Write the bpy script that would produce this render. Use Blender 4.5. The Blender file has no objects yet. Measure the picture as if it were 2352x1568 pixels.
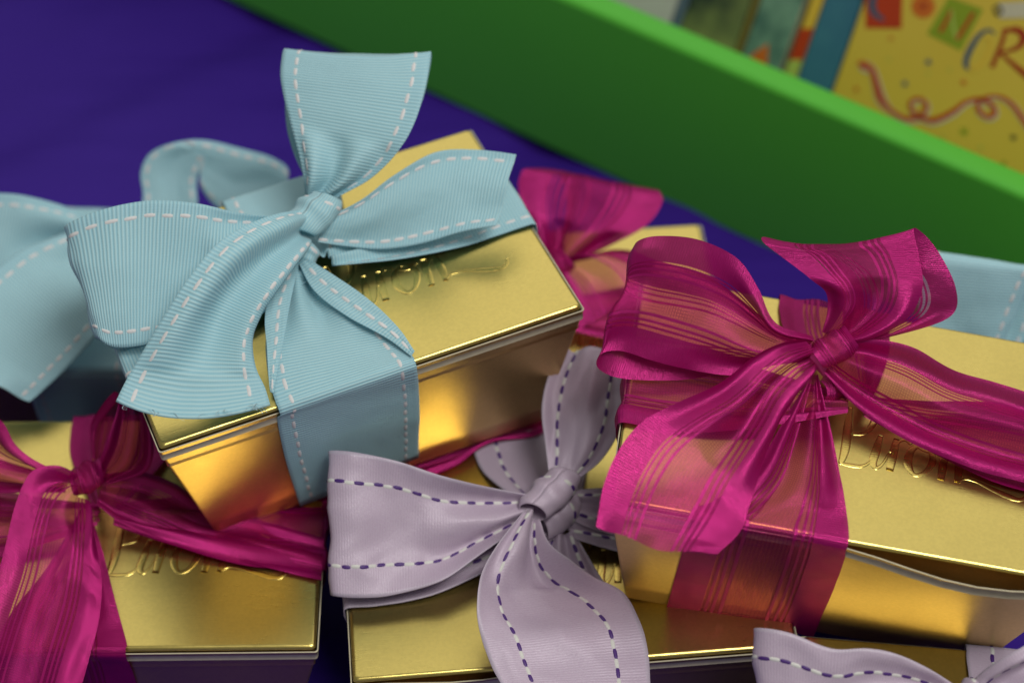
import bpy, math, random
import numpy as np
from mathutils import Matrix, Vector, noise

random.seed(7); np.random.seed(7)
scene = bpy.context.scene
col = scene.collection
S = 0.01                                   # the layout below is written in centimetres

# ------------------------------------------------------------------ camera, light, exposure
PITCH = math.radians(46.14); DIST = 78.98; AIM = np.array([0.0, 0.0, 5.0])
FPX, CX, CY = 5004.0, 1176.0, 784.0        # lens in units of a 2352 x 1568 picture
FWD = np.array([0, math.cos(PITCH), -math.sin(PITCH)])
UPV = np.array([0, math.sin(PITCH), math.cos(PITCH)])
CAM = AIM - FWD*DIST
cd = bpy.data.cameras.new('camera'); cam = bpy.data.objects.new('camera', cd); col.objects.link(cam)
cam.location = Vector(CAM*S); cam.rotation_euler = (math.pi/2-PITCH, 0, 0)
cd.sensor_width = 23.5; cd.lens = 50.0; cd.clip_start = 0.02; cd.clip_end = 50
cd.dof.use_dof = True; cd.dof.focus_distance = 0.668; cd.dof.aperture_fstop = 4.0
scene.camera = cam

world = bpy.data.worlds.new('World'); scene.world = world; world.use_nodes = True
bg = world.node_tree.nodes['Background']
bg.inputs['Color'].default_value = (1.0, 0.98, 0.93, 1); bg.inputs['Strength'].default_value = 0.185

def area(name, loc, aim, sx, sy, power, colr):
    l = bpy.data.lights.new(name, 'AREA'); l.shape = 'RECTANGLE'; l.size = sx; l.size_y = sy
    l.energy = power; l.color = colr
    o = bpy.data.objects.new(name, l); col.objects.link(o); o.location = loc
    o.rotation_euler = (Vector(aim)-Vector(loc)).to_track_quat('-Z', 'Y').to_euler()
    return o
area('ceiling_light', (0.55, -0.62, 1.75), (0, 0, 0.05), 0.9, 0.6, 21, (1.0, 0.97, 0.92))
area('ceiling_light', (0.0, 1.55, 1.75), (0, 0.2, 0.05), 3.0, 1.8, 13, (1.0, 0.96, 0.88))

vs = scene.view_settings
vs.view_transform = 'Standard'; vs.look = 'None'; vs.exposure = -0.08; vs.gamma = 1.0
scene.cycles.use_denoising = True
scene.cycles.max_bounces = 10; scene.cycles.transparent_max_bounces = 24
scene.cycles.glossy_bounces = 6; scene.cycles.diffuse_bounces = 4
scene.cycles.caustics_reflective = False; scene.cycles.caustics_refractive = False
scene.cycles.sample_clamp_indirect = 4.0

# ------------------------------------------------------------------ materials
class N:
    """small helper around a node tree"""
    def __init__(self, name):
        self.m = bpy.data.materials.new(name); self.m.use_nodes = True
        self.t = self.m.node_tree; self.t.nodes.clear()
        self.out = self.t.nodes.new('ShaderNodeOutputMaterial')
    def new(self, typ, **kw):
        n = self.t.nodes.new(typ)
        for k, v in kw.items(): setattr(n, k, v)
        return n
    def put(self, sock, v):
        if hasattr(v, 'is_output'): self.t.links.new(v, sock)
        else:
            sock.default_value = v
    def math(self, op, a, b=0.0, c=0.0):
        n = self.new('ShaderNodeMath', operation=op)
        for i, v in enumerate((a, b, c)): self.put(n.inputs[i], v)
        return n.outputs[0]
    def mix(self, f, a, b):
        n = self.new('ShaderNodeMix', data_type='RGBA')
        self.put(n.inputs['Factor'], f)
        self.put(n.inputs[6], a if hasattr(a, 'is_output') else (*a, 1)); self.put(n.inputs[7], b if hasattr(b, 'is_output') else (*b, 1))
        return n.outputs[2]
    def noise(self, vec, scale, detail=3.0, rough=0.55):
        n = self.new('ShaderNodeTexNoise'); self.put(n.inputs['Vector'], vec)
        n.inputs['Scale'].default_value = scale; n.inputs['Detail'].default_value = detail; n.inputs['Roughness'].default_value = rough
        return n.outputs['Fac']
    def mapping(self, vec, scale=(1, 1, 1), rot=(0, 0, 0)):
        n = self.new('ShaderNodeMapping'); self.put(n.inputs['Vector'], vec)
        n.inputs['Scale'].default_value = scale; n.inputs['Rotation'].default_value = rot
        return n.outputs[0]
    def coord(self, which='Object'): return self.new('ShaderNodeTexCoord').outputs[which]
    def uv(self):
        s = self.new('ShaderNodeSeparateXYZ'); self.put(s.inputs[0], self.new('ShaderNodeUVMap', uv_map='UVMap').outputs[0])
        return s.outputs[0], s.outputs[1]
    def ramp(self, f, stops, interp='LINEAR'):
        n = self.new('ShaderNodeValToRGB'); n.color_ramp.interpolation = interp
        els = n.color_ramp.elements
        while len(els) < len(stops): els.new(0.5)
        for e, (p, v) in zip(els, stops):
            e.position = p; e.color = (v, v, v, 1) if not isinstance(v, tuple) else (*v, 1)
        self.put(n.inputs[0], f); return n.outputs[0]
    def maprange(self, f, a, b, c, d):
        n = self.new('ShaderNodeMapRange')
        self.put(n.inputs[0], f)
        for i, v in enumerate((a, b, c, d)): n.inputs[i+1].default_value = v
        return n.outputs[0]
    def bump(self, h, strength, dist, normal=None):
        n = self.new('ShaderNodeBump'); self.put(n.inputs['Height'], h)
        n.inputs['Strength'].default_value = strength; n.inputs['Distance'].default_value = dist
        if normal is not None: self.put(n.inputs['Normal'], normal)
        return n.outputs[0]
    def bsdf(self, color, rough=0.5, metal=0.0, normal=None, **kw):
        n = self.new('ShaderNodeBsdfPrincipled')
        self.put(n.inputs['Base Color'], color if hasattr(color, 'is_output') else (*color, 1))
        self.put(n.inputs['Roughness'], rough); n.inputs['Metallic'].default_value = metal
        if normal is not None: self.put(n.inputs['Normal'], normal)
        for k, v in kw.items(): self.put(n.inputs[k.replace('_', ' ')], v)
        return n.outputs[0]
    def mixs(self, f, a, b):
        n = self.new('ShaderNodeMixShader'); self.put(n.inputs[0], f); self.put(n.inputs[1], a); self.put(n.inputs[2], b)
        return n.outputs[0]
    def done(self, sh):
        self.t.links.new(sh, self.out.inputs['Surface']); return self.m

M = {}
def gold(name, base, rough, wav):
    n = N(name); oc = n.coord()
    wave = n.noise(oc, 22.0, 2.0)
    brushed = n.noise(n.mapping(oc, (260, 2600, 700), (0, 0, 0.45)), 1.0, 2.0)
    speck = n.noise(oc, 900.0, 3.0)
    b1 = n.bump(wave, wav, 0.004); b2 = n.bump(brushed, 0.06, 0.0006, b1)
    r = n.math('ADD', rough-0.04, n.math('MULTIPLY', brushed, 0.08))
    smudge = n.noise(oc, 40.0, 4.0)
    r = n.math('ADD', r, n.math('MULTIPLY', n.math('SUBTRACT', smudge, 0.5), 0.12))
    c = n.mix(n.maprange(speck, 0.35, 0.65, 0, 1), base, tuple(x*0.93 for x in base))
    return n.done(n.bsdf(c, r, 1.0, b2))
M['gold'] = gold('gold foil card', (0.66, 0.47, 0.20), 0.42, 0.03)  # body foil darker and pinker than the lid: reflected tones put into its colour
M['gold_lid'] = gold('gold foil lid', (0.78, 0.63, 0.19), 0.30, 0.04)
M['emboss'] = gold('gold foil embossed', (0.84, 0.65, 0.18), 0.24, 0.03)
def simple(name, colr, rough=0.6, metal=0.0, nscale=0, namp=0.1, **kw):
    n = N(name); c = colr
    if nscale:
        f = n.noise(n.coord(), nscale, 4.0)
        c = n.mix(f, tuple(x*(1-namp) for x in colr), tuple(min(1, x*(1+namp)) for x in colr))
    return n.done(n.bsdf(c, rough, metal, **kw))
M['paper'] = simple('white card edge', (0.66, 0.60, 0.42), 0.7, 0, 300, 0.2)

def grosgrain():
    n = N('light blue grosgrain ribbon'); u, v = n.uv()
    RW = 3.8
    wob = n.noise(n.coord(), 60.0, 2.0)
    vv = n.math('ADD', v, n.math('MULTIPLY', wob, 0.05))
    edge = n.math('MINIMUM', u, n.math('SUBTRACT', RW, u))            # cm to the nearer selvedge
    sel = n.math('LESS_THAN', edge, 0.33)
    ph = n.math('MULTIPLY', vv, 2*math.pi/0.110)
    rib = n.math('MULTIPLY_ADD', n.math('SINE', ph), 0.5, 0.5)
    weave = n.math('MULTIPLY_ADD', n.math('SINE', n.math('MULTIPLY', u, 2*math.pi/0.07)), 0.5, 0.5)
    h = n.math('ADD', rib, n.math('MULTIPLY', weave, 0.10))
    fib = n.noise(n.coord(), 1500.0, 2.0)
    h = n.math('ADD', h, n.math('MULTIPLY', fib, 0.3))
    c = n.mix(rib, (0.37, 0.71, 0.83), (0.60, 0.88, 0.93))  # groove shade and pale crest highlights painted into the rib colour
    c = n.mix(n.math('MULTIPLY', sel, 0.35), c, (0.42, 0.74, 0.86))
    big = n.noise(n.coord(), 12.0, 2.0)
    c = n.mix(n.math('MULTIPLY', big, 0.25), c, (0.50, 0.78, 0.84))
    nb = n.bump(h, 0.45, 0.0004)
    p = n.bsdf(c, 0.55, 0, nb, Sheen_Weight=0.25, Sheen_Roughness=0.4)
    tr = n.new('ShaderNodeBsdfTranslucent'); n.put(tr.inputs[0], c)
    return n.done(n.mixs(0.22, p, tr.outputs[0]))
M['blue'] = grosgrain()
def satin_lav():
    n = N('lavender satin ribbon'); u, v = n.uv()
    uvn = n.new('ShaderNodeUVMap', uv_map='UVMap').outputs[0]
    thr = n.math('MULTIPLY_ADD', n.math('SINE', n.math('MULTIPLY', v, 2*math.pi/0.085)), 0.5, 0.5)
    gr = n.noise(n.mapping(uvn, (9, 38, 1), (0, 0, 0.5)), 1.0, 3.0)
    edge = n.math('MINIMUM', u, n.math('SUBTRACT', 3.8, u))
    sel = n.math('LESS_THAN', edge, 0.10)
    c = n.mix(gr, (0.60, 0.455, 0.63), (0.73, 0.60, 0.72))
    c = n.mix(n.math('MULTIPLY', sel, 0.6), c, (0.62, 0.55, 0.66))
    h = n.math('ADD', n.math('MULTIPLY', thr, 0.5), gr)
    wv = n.noise(n.mapping(uvn, (16, 24, 1), (0, 0, 0.8)), 1.0, 2.0, 0.7)
    c = n.mix(n.maprange(wv, .35, .65, 0, .35), c, (0.76, 0.70, 0.80))
    h = n.math('ADD', h, wv)
    nb = n.bump(h, 0.30, 0.0003)
    p = n.bsdf(c, 0.44, 0, nb, Sheen_Weight=0.2, Sheen_Roughness=0.35, Anisotropic=0.4)
    tr = n.new('ShaderNodeBsdfTranslucent'); n.put(tr.inputs[0], c)
    gl = n.new('ShaderNodeBsdfAnisotropic'); gl.inputs['Color'].default_value = (0.95, 0.86, 1.0, 1)
    gl.inputs['Roughness'].default_value = 0.34; gl.inputs['Anisotropy'].default_value = 0.5; n.put(gl.inputs['Normal'], nb)
    return n.done(n.mixs(0.035, n.mixs(0.2, p, tr.outputs[0]), gl.outputs[0]))
M['lavender'] = satin_lav()
def organza():
    n = N('magenta ribbon with satin bands and sheer middle'); u, v = n.uv()
    uvn = n.new('ShaderNodeUVMap', uv_map='UVMap').outputs[0]
    q = n.math('DIVIDE', u, 3.8)
    T = 0.0
    stops = [(0.0, 1.0), (0.215, T), (0.232, 1), (0.250, T), (0.276, 1), (0.292, T), (0.325, 1), (0.347, T),
             (0.640, 1), (0.664, T), (0.694, 1), (0.712, T), (0.738, 1), (0.756, T), (0.778, 1)]
    solid = n.ramp(q, stops, 'CONSTANT')
    gr = n.noise(n.mapping(uvn, (3, 60, 1)), 1.0, 3.0)
    wv = n.noise(n.mapping(uvn, (34, 60, 1)), 1.0, 2.0)
    thr = n.math('MULTIPLY_ADD', n.math('SINE', n.math('MULTIPLY', v, 2*math.pi/0.075)), 0.5, 0.5)
    c = n.mix(gr, (0.27, 0.002, 0.09), (0.44, 0.004, 0.165))
    h = n.math('ADD', n.math('MULTIPLY', gr, 1.4), n.math('ADD', n.math('MULTIPLY', thr, 0.4), n.math('MULTIPLY', wv, 0.8)))
    nb = n.bump(h, 0.38, 0.0003)
    p = n.bsdf(c, 0.40, 0, nb, Specular_IOR_Level=0.35)
    tr = n.new('ShaderNodeBsdfTranslucent'); n.put(tr.inputs[0], c)
    body = n.mixs(0.22, p, tr.outputs[0])
    gl = n.new('ShaderNodeBsdfAnisotropic'); gl.inputs['Color'].default_value = (0.80, 0.020, 0.30, 1)
    gl.inputs['Roughness'].default_value = 0.22; gl.inputs['Anisotropy'].default_value = 0.5; n.put(gl.inputs['Normal'], nb)
    body = n.mixs(0.25, body, gl.outputs[0])
    tp = n.new('ShaderNodeBsdfTransparent'); tp.inputs[0].default_value = (1, 0.66, 0.72, 1)
    gu = n.math('SINE', n.math('MULTIPLY', u, 2*math.pi/0.10)); gv = n.math('SINE', n.math('MULTIPLY', v, 2*math.pi/0.085))
    grid = n.math('MULTIPLY_ADD', n.math('MAXIMUM', gu, gv), 0.5, 0.5)
    sheer = n.math('ADD', n.math('MULTIPLY', n.maprange(wv, 0.35, 0.65, 0, 1), 0.26), n.math('MULTIPLY_ADD', grid, 0.24, 0.21))
    op = n.math('MAXIMUM', n.math('MULTIPLY', solid, 0.97), sheer)
    return n.done(n.mixs(op, tp.outputs[0], body))
M['magenta'] = organza()
M['thread_white'] = simple('white stitching thread', (0.74, 0.74, 0.75), 0.7, 0, 900, 0.12)
M['thread_blue'] = simple('loose blue threads', (0.55, 0.75, 0.80), 0.6)
M['thread_purple'] = simple('dark purple stitching thread', (0.075, 0.022, 0.19), 0.5, 0, 900, 0.3)
M['thread_cream'] = simple('cream stitching thread', (0.74, 0.74, 0.70), 0.6, 0, 900, 0.15)
def cloth():
    n = N('purple tablecloth'); oc = n.coord()
    f = n.noise(n.mapping(oc, (2.2, 11, 1), (0, 0, -0.55)), 1.0, 3.0)
    f2 = n.noise(oc, 14.0, 3.0)
    wv = n.noise(oc, 2200.0, 2.0)
    c = n.mix(f2, (0.036, 0.012, 0.225), (0.050, 0.017, 0.29))
    b1 = n.bump(f, 0.6, 0.03); b2 = n.bump(wv, 0.15, 0.0004, b1)
    return n.done(n.bsdf(c, 0.55, 0, b2, Specular_IOR_Level=0.10))
M['cloth'] = cloth()
def green():
    n = N('green painted tray'); oc = n.coord()
    f = n.noise(oc, 9.0, 4.0); g = n.noise(oc, 260.0, 3.0)
    c = n.mix(f, (0.080, 0.46, 0.030), (0.098, 0.52, 0.042))
    return n.done(n.bsdf(c, n.math('MULTIPLY_ADD', g, 0.12, 0.5), 0, n.bump(g, 0.08, 0.001)))
M['green'] = green()

# ------------------------------------------------------------------ helpers: rays, meshes, objects
def rot(yaw, pit, rol):
    c, s = np.cos, np.sin
    Rz = np.array([[c(yaw), -s(yaw), 0], [s(yaw), c(yaw), 0], [0, 0, 1]])
    Rx = np.array([[1, 0, 0], [0, c(pit), -s(pit)], [0, s(pit), c(pit)]])
    Ry = np.array([[c(rol), 0, s(rol)], [0, 1, 0], [-s(rol), 0, c(rol)]])
    return Rz @ Rx @ Ry
def ray(x, y): return FWD + np.array([1., 0, 0])*(x-CX)/FPX - UPV*(y-CY)/FPX
def hit(x, y, o, n):
    v = ray(x, y); return CAM + v*(((o-CAM) @ n)/(v @ n))

def mesh_obj(name, verts, faces, mats, parent=None, frame=None, uvs=None, fmat=None, smooth=True, solid=0):
    """verts in world cm; frame (R, o) is the parent's frame the mesh is written in"""
    V = np.asarray(verts, float)
    if frame is not None: V = (V-frame[1]) @ frame[0]
    me = bpy.data.meshes.new(name); me.from_pydata([tuple(p) for p in V*S], [], faces)
    for m in (mats if isinstance(mats, (list, tuple)) else [mats]): me.materials.append(m)
    if uvs is not None:
        ul = me.uv_layers.new(name='UVMap'); idx = np.zeros(len(me.loops), np.int32)
        me.loops.foreach_get('vertex_index', idx)
        ul.data.foreach_set('uv', np.asarray(uvs, np.float32)[idx].ravel())
    if fmat is not None: me.polygons.foreach_set('material_index', np.asarray(fmat, np.int32))
    me.polygons.foreach_set('use_smooth', [smooth]*len(me.polygons)); me.update()
    o = bpy.data.objects.new(name, me); col.objects.link(o)
    if parent is not None: o.parent = parent
    if solid:
        md = o.modifiers.new('thickness', 'SOLIDIFY'); md.thickness = solid*S; md.offset = 0
    return o
def tag(o, label=None, cat=None, group=None, kind=None):
    for k, v in (('label', label), ('category', cat), ('group', group), ('kind', kind)):
        if v: o[k] = v
    return o
def catmull(P, per):
    P = np.asarray(P, float); n = len(P); out = []
    Q = np.vstack([2*P[0]-P[1], P, 2*P[-1]-P[-2]])
    for i in range(n-1):
        p0, p1, p2, p3 = Q[i:i+4]
        for k in range(per):
            t = k/per
            out.append(0.5*((2*p1)+(p2-p0)*t+(2*p0-5*p1+4*p2-p3)*t*t+(3*p1-p0-3*p2+p3)*t**3))
    out.append(P[-1]); return np.array(out)

# ------------------------------------------------------------------ gift boxes
def rrect(hx, hy, r, z, bulge=None, seg=4, nside=14):
    """rounded rectangle outline, counter-clockwise, same point count for any size"""
    pts = []
    cs = [(hx-r, hy-r, 0), (-hx+r, hy-r, 90), (-hx+r, -hy+r, 180), (hx-r, -hy+r, 270)]
    for k, (cx_, cy_, a0) in enumerate(cs):
        for i in range(seg+1):
            a = math.radians(a0+90*i/seg); pts.append([cx_+r*math.cos(a), cy_+r*math.sin(a), z])
        nx = cs[(k+1) % 4]; a = math.radians(a0+90)
        p = np.array(pts[-1]); b = math.radians(nx[2])
        q = np.array([nx[0]+r*math.cos(b), nx[1]+r*math.sin(b), z])
        for i in range(1, nside): pts.append(list(p+(q-p)*i/nside))
    P = np.array(pts)
    if bulge:                                             # front card bows outwards near the rim
        for p in P:
            if p[1] < -hy+0.02:
                t = (p[0]-bulge[1])/bulge[2]
                if abs(t) < 1: p[1] -= bulge[0]*(math.cos(math.pi*t)*0.5+0.5)
    return P
def loft(rings, cap0=True, cap1=True):
    n = len(rings[0]); V = np.vstack(rings); F = []
    for k in range(len(rings)-1):
        for i in range(n):
            j = (i+1) % n; F.append((k*n+i, k*n+j, (k+1)*n+j, (k+1)*n+i))
    if cap0: F.append(tuple(range(n-1, -1, -1)))
    if cap1: F.append(tuple((len(rings)-1)*n+i for i in range(n)))
    return V, F

STROKES = [   # the name pressed into the lid, cm from the foot of the first letter: (x, y, width)
    [[(.14, 2.25, .10), (.09, 1.4, .19), (.03, .5, .19), (-.07, -.05, .12), (-.15, -.12, .05)],
     [(-.75, 1.05, .05), (-1.05, 1.2, .06), (-1.2, 1.55, .10), (-1.08, 2.1, .12), (-.5, 2.62, .10), (.3, 2.75, .10), (.85, 2.45, .16), (.93, 1.95, .16), (.65, 1.32, .10), (.2, 1.12, .05)],
     [(-.15, -.12, .05), (.2, -.14, .09), (.55, -.1, .08), (.8, .12, .05), (.98, .5, .05)]],
    [[(1.12, 1.3, .10), (1.0, .7, .18), (.9, .15, .17), (1.0, -.06, .10), (1.2, .15, .05), (1.42, .7, .05)]],
    [[(1.62, 1.28, .12), (1.52, .65, .19), (1.42, -.08, .15)], [(1.5, .6, .05), (1.68, 1.15, .06), (1.9, 1.3, .10), (2.08, 1.16, .10)]],
    [[(2.4, 1.22, .06), (2.1, .95, .14), (1.98, .4, .18), (2.15, -.04, .10), (2.48, .08, .10), (2.74, .6, .15), (2.66, 1.08, .12), (2.38, 1.24, .06), (2.32, 1.06, .05), (2.6, .97, .06), (2.92, 1.12, .05)]],
    [[(3.15, 1.18, .12), (3.06, .5, .18), (2.99, -.08, .14)], [(3.04, .35, .05), (3.28, .98, .06), (3.52, 1.1, .12), (3.56, .6, .18), (3.5, -.06, .12)],
     [(3.5, -.06, .06), (3.72, .14, .06), (4.1, .12, .08), (4.6, -.08, .13), (5.1, -.26, .15), (5.42, -.3, .10), (5.60, -.16, .07), (5.66, .02, .05)]],
]
def stroke_mesh(strokes, off, hgt=0.012):
    V, F = [], []
    for st in strokes:
        P = catmull(np.array(st), 7); xy = P[:, :2]+np.array(off); w = P[:, 2]/2*1.45+0.012
        t = np.gradient(xy, axis=0); t /= np.linalg.norm(t, axis=1)[:, None]+1e-9
        nrm = np.stack([-t[:, 1], t[:, 0]], 1); b = len(V)
        prof = [(-1, -0.002), (-0.78, hgt*0.75), (-.4, hgt), (.4, hgt), (0.78, hgt*0.75), (1, -0.002)]
        for i in range(len(xy)):
            for s, z in prof: V.append((*(xy[i]+nrm[i]*s*w[i]), z))
        k = len(prof)
        for i in range(len(xy)-1):
            for j in range(k-1): F.append((b+i*k+j, b+i*k+j+1, b+(i+1)*k+j+1, b+(i+1)*k+j))
        F.append(tuple(b+j for j in range(k))); e = b+(len(xy)-1)*k; F.append(tuple(e+k-1-j for j in range(k)))
    return np.array(V), F
LETTER_MESH = []
class Box:
    def __init__(self, label, group, x, y, ztop, yaw, pit=0, rol=0, W=14.0, D=9.67, H=6.07, tp=1.18, bulge=None, shift=(0, 0)):
        self.W, self.D, self.H, self.tp = W, D, H, tp
        self.R = rot(math.radians(yaw), math.radians(pit), math.radians(rol))
        self.top = np.array([x, y, ztop], float); self.o = self.top-self.R[:, 2]*H
        e = bpy.data.objects.new('gift_box', None); col.objects.link(e); e.empty_display_size = 0.02
        m = Matrix([list(self.R[i])+[self.o[i]*S] for i in range(3)]+[[0, 0, 0, 1]]); e.matrix_world = m
        tag(e, label, 'gift box', group); self.e = e; self.frame = (self.R, self.o)
        hx, hy = W/2, D/2; rimz = H-0.19
        # body: tapered card tray with a raw white rim
        rings = [rrect(hx-tp, hy-tp, 0.10, 0)]
        for k in range(1, 7):
            f = k/6; b = None
            if bulge: b = (bulge[0]*f**2.5, bulge[1], bulge[2])
            rings.append(rrect(hx-tp*(1-f)+0.06*f, hy-tp*(1-f)+0.06*f, 0.10, rimz*f, b))
        V, F = loft(rings, True, False)
        body = self.local('body', V, F, M['gold'], e)
        b = bulge
        inner = [(hx+0.062, rimz-.01), (hx+0.062, rimz+0.014), (hx+0.026, rimz+0.014), (hx+0.026, rimz-0.4)]
        rr = [rrect(h, h-hx+hy, 0.10, z, (b[0]*(0.99 if h < hx else 1), b[1], b[2]) if b else None) for h, z in inner]
        V, F = loft(rr, False, False); self.local('card_rim', V, F, M['paper'], body)
        rr = [rrect(hx-0.10, hy-0.10, 0.1, rimz-0.9), rrect(hx-0.10, hy-0.10, 0.1, H-0.2)]
        V, F = loft(rr, False, False); self.local('tuck_flap', V, F, M['gold'], e)
        # lid with folded edges
        rr = []
        rr.append(rrect(hx-0.02, hy-0.02, 0.14, H-0.155))
        for i in range(7):
            a = math.pi/2*i/6; rr.append(rrect(hx-0.14+0.125*math.cos(a), hy-0.14+0.125*math.cos(a), 0.14, H-0.125+0.125*math.sin(a)))
        V, F = loft(rr, True, True)
        lid = self.local('lid', V, F, M['gold_lid'], e); self.lid = lid
        lid.data.polygons[-1].use_smooth = False
        if not LETTER_MESH:
            for i, st in enumerate(STROKES):
                V, F = stroke_mesh(st, (0.25, -1.77)); V[:, 2] += 6.07
                o = self.local('embossed_letter', V, F, M['emboss'], lid); LETTER_MESH.append(o.data); o.location = (shift[0]*S, shift[1]*S, 0)
        else:
            for me in LETTER_MESH:
                o = bpy.data.objects.new('embossed_letter', me); col.objects.link(o); o.parent = lid
                o.location = (shift[0]*S, shift[1]*S, (H-6.07)*S); o.scale = (W/14.0, D/9.67, 1)
    def local(self, name, V, F, mat, parent):
        me = bpy.data.meshes.new(name); me.from_pydata([tuple(p) for p in np.asarray(V)*S], [], F)
        me.materials.append(mat); me.polygons.foreach_set('use_smooth', [True]*len(me.polygons)); me.update()
        o = bpy.data.objects.new(name, me); col.objects.link(o); o.parent = parent; return o
    def top_pt(self, x, y, h):
        n = self.R[:, 2]; return hit(x, y, self.top+n*h, n)
    def front_pt(self, x, y, off):
        n = self.R @ (np.array([0, -self.H, -self.tp])/math.hypot(self.H, self.tp))
        o = self.top+self.R @ np.array([0, -self.D/2, 0])+n*off; return hit(x, y, o, n)
    def loc(self, x, y, h): return self.top+self.R @ np.array([x, y, h])
    def pt(self, s):
        if s[0] == 'L': return self.loc(*s[1:])
        if s[0] == 'F': return self.front_pt(*s[1:])
        return self.top_pt(*s)

# ------------------------------------------------------------------ ribbons
RW = 3.8
KIND = {'blue': dict(mat='blue', lines=(0.105, 0.895)), 'lavender': dict(mat='lavender', lines=(0.21, 0.79)), 'magenta': dict(mat='magenta', lines=())}
def strip(box, name, kind, secs, per=9, pleat=0.8, waves=2.5, seed=0, bulge=0.0, wob=0.05, nu=34, lines=None, crumple=None):
    """a length of ribbon: its two edges run through the given pairs of points;
    where the pair is closer than the ribbon is wide the cloth is gathered into folds"""
    A = catmull([box.pt(s[0]) for s in secs], per); B = catmull([box.pt(s[1]) for s in secs], per)
    C_ = catmull([box.pt(s[2]) if len(s) > 2 else (box.pt(s[0])+box.pt(s[1]))/2 for s in secs], per)
    n = len(A); mid = (A+B)/2; ln = np.concatenate([[0], np.cumsum(np.linalg.norm(np.diff(mid, axis=0), axis=1))])
    tan = np.gradient(mid, axis=0); wv = B-A; wd = np.linalg.norm(wv, axis=1)
    nrm = np.cross(tan, wv); nrm /= np.linalg.norm(nrm, axis=1)[:, None]+1e-9
    for i in range(1, n):
        if nrm[i] @ nrm[i-1] < 0: nrm[i] = -nrm[i]
    if crumple is None: crumple = {'blue': 0.02, 'lavender': 0.095, 'magenta': 0.04}[kind]
    us = np.linspace(0, 1, nu); G = np.zeros((n, nu, 3))
    for i in range(n):
        ratio = max(0, RW/max(wd[i], .3)-1)
        amp = min(wd[i]/(math.pi*waves)*math.sqrt(ratio), 0.16*wd[i]+0.05)*pleat
        ph = seed*1.7+0.12*ln[i]
        z = amp*np.sin(2*math.pi*waves*us+ph)*np.minimum(1, 6*np.minimum(us, 1-us)+0.25)+bulge*4*us*(1-us)
        for k, u in enumerate(us):
            nz = noise.noise(Vector((u*1.3+seed*9.1, ln[i]*0.45, seed*3.3)))*wob*1.6+noise.noise(Vector((u*3.5+seed, ln[i]*1.1, 5+seed)))*wob*.7
            nz += crumple*(0.5-abs(noise.noise(Vector((u*2.6+ln[i]*0.22+seed*2.1, ln[i]*0.50-u*.6, seed*1.9))))*2.2)+crumple*.45*(0.5-abs(noise.noise(Vector((u*5.2-ln[i]*0.3+seed, ln[i]*0.85+u, seed*4.9))))*2)
            G[i, k] = A[i]*(1-u)*(1-2*u)+C_[i]*4*u*(1-u)+B[i]*u*(2*u-1)+nrm[i]*(z[k]+nz)
    idx = lambda i, k: i*nu+k
    F = [(idx(i, k), idx(i, k+1), idx(i+1, k+1), idx(i+1, k)) for i in range(n-1) for k in range(nu-1)]
    UV = [(u*RW, ln[i]+seed*1.37) for i in range(n) for u in us]
    K = KIND[kind]
    o = mesh_obj(name, G.reshape(-1, 3), F, M[K['mat']], box.e, box.frame, UV, solid=0 if kind == 'magenta' else 0.024)
    stitches(box, o, G, ln, K['lines'] if lines is None else lines, kind)
    return o, G, ln
def stitches(box, parent, G, ln, lines, kind):
    if not lines: return
    n, nu, _ = G.shape; V, F, FM = [], [], []
    du = np.gradient(G, axis=1); dv = np.gradient(G, axis=0)
    NN = np.cross(dv, du); NN /= np.linalg.norm(NN, axis=2)[..., None]+1e-9
    def at(arr, u, s):
        i = min(np.searchsorted(ln, s, 'right')-1, n-2); i = max(i, 0); f = (s-ln[i])/max(ln[i+1]-ln[i], 1e-6)
        x = u*(nu-1); k = min(int(x), nu-2); g = x-k
        return (arr[i, k]*(1-g)+arr[i, k+1]*g)*(1-f)+(arr[i+1, k]*(1-g)+arr[i+1, k+1]*g)*f
    if kind == 'blue': per, runs, hw = 0.52, [(0.0, 0.33, 0)], 0.060
    else: per, runs, hw = 0.60, [(0.0, 0.29, 0), (0.31, 0.59, 1)], 0.062
    for u in lines:
        s0 = -0.2+random.random()*0.3
        while s0 < ln[-1]:
            for a, b, mi in runs:
                a_, b_ = s0+a+random.uniform(-.02, .02), s0+b+random.uniform(-.02, .02)
                if a_ < 0.02 or b_ > ln[-1]-0.02: continue
                uu = u+random.uniform(-.004, .004)
                for side in (1, -1):
                    base = len(V); m = 5
                    for q in range(m):
                        s = a_+(b_-a_)*q/(m-1)
                        c = at(G, uu, s); nn = at(NN, uu, s)*side; nn /= np.linalg.norm(nn)+1e-9
                        c2 = at(G, min(uu+.02, 1), s); w = c2-c; w /= np.linalg.norm(w)+1e-9
                        e = hw*(0.65 if q in (0, m-1) else 1); up = 0.022 if q in (0, m-1) else 0.040
                        for f, z in ((-1, .012), (-.5, up*.85), (.5, up*.85), (1, .012)): V.append(c+w*e*f+nn*z)
                    for q in range(m-1):
                        for j in range(3):
                            F.append((base+q*4+j, base+q*4+j+1, base+(q+1)*4+j+1, base+(q+1)*4+j)); FM.append(mi)
            s0 += per
    if V:
        mats = [M['thread_white']] if kind == 'blue' else [M['thread_purple'], M['thread_cream']]
        tag(mesh_obj('stitching', V, F, mats, parent, box.frame, fmat=FM), kind='stuff')
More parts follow.
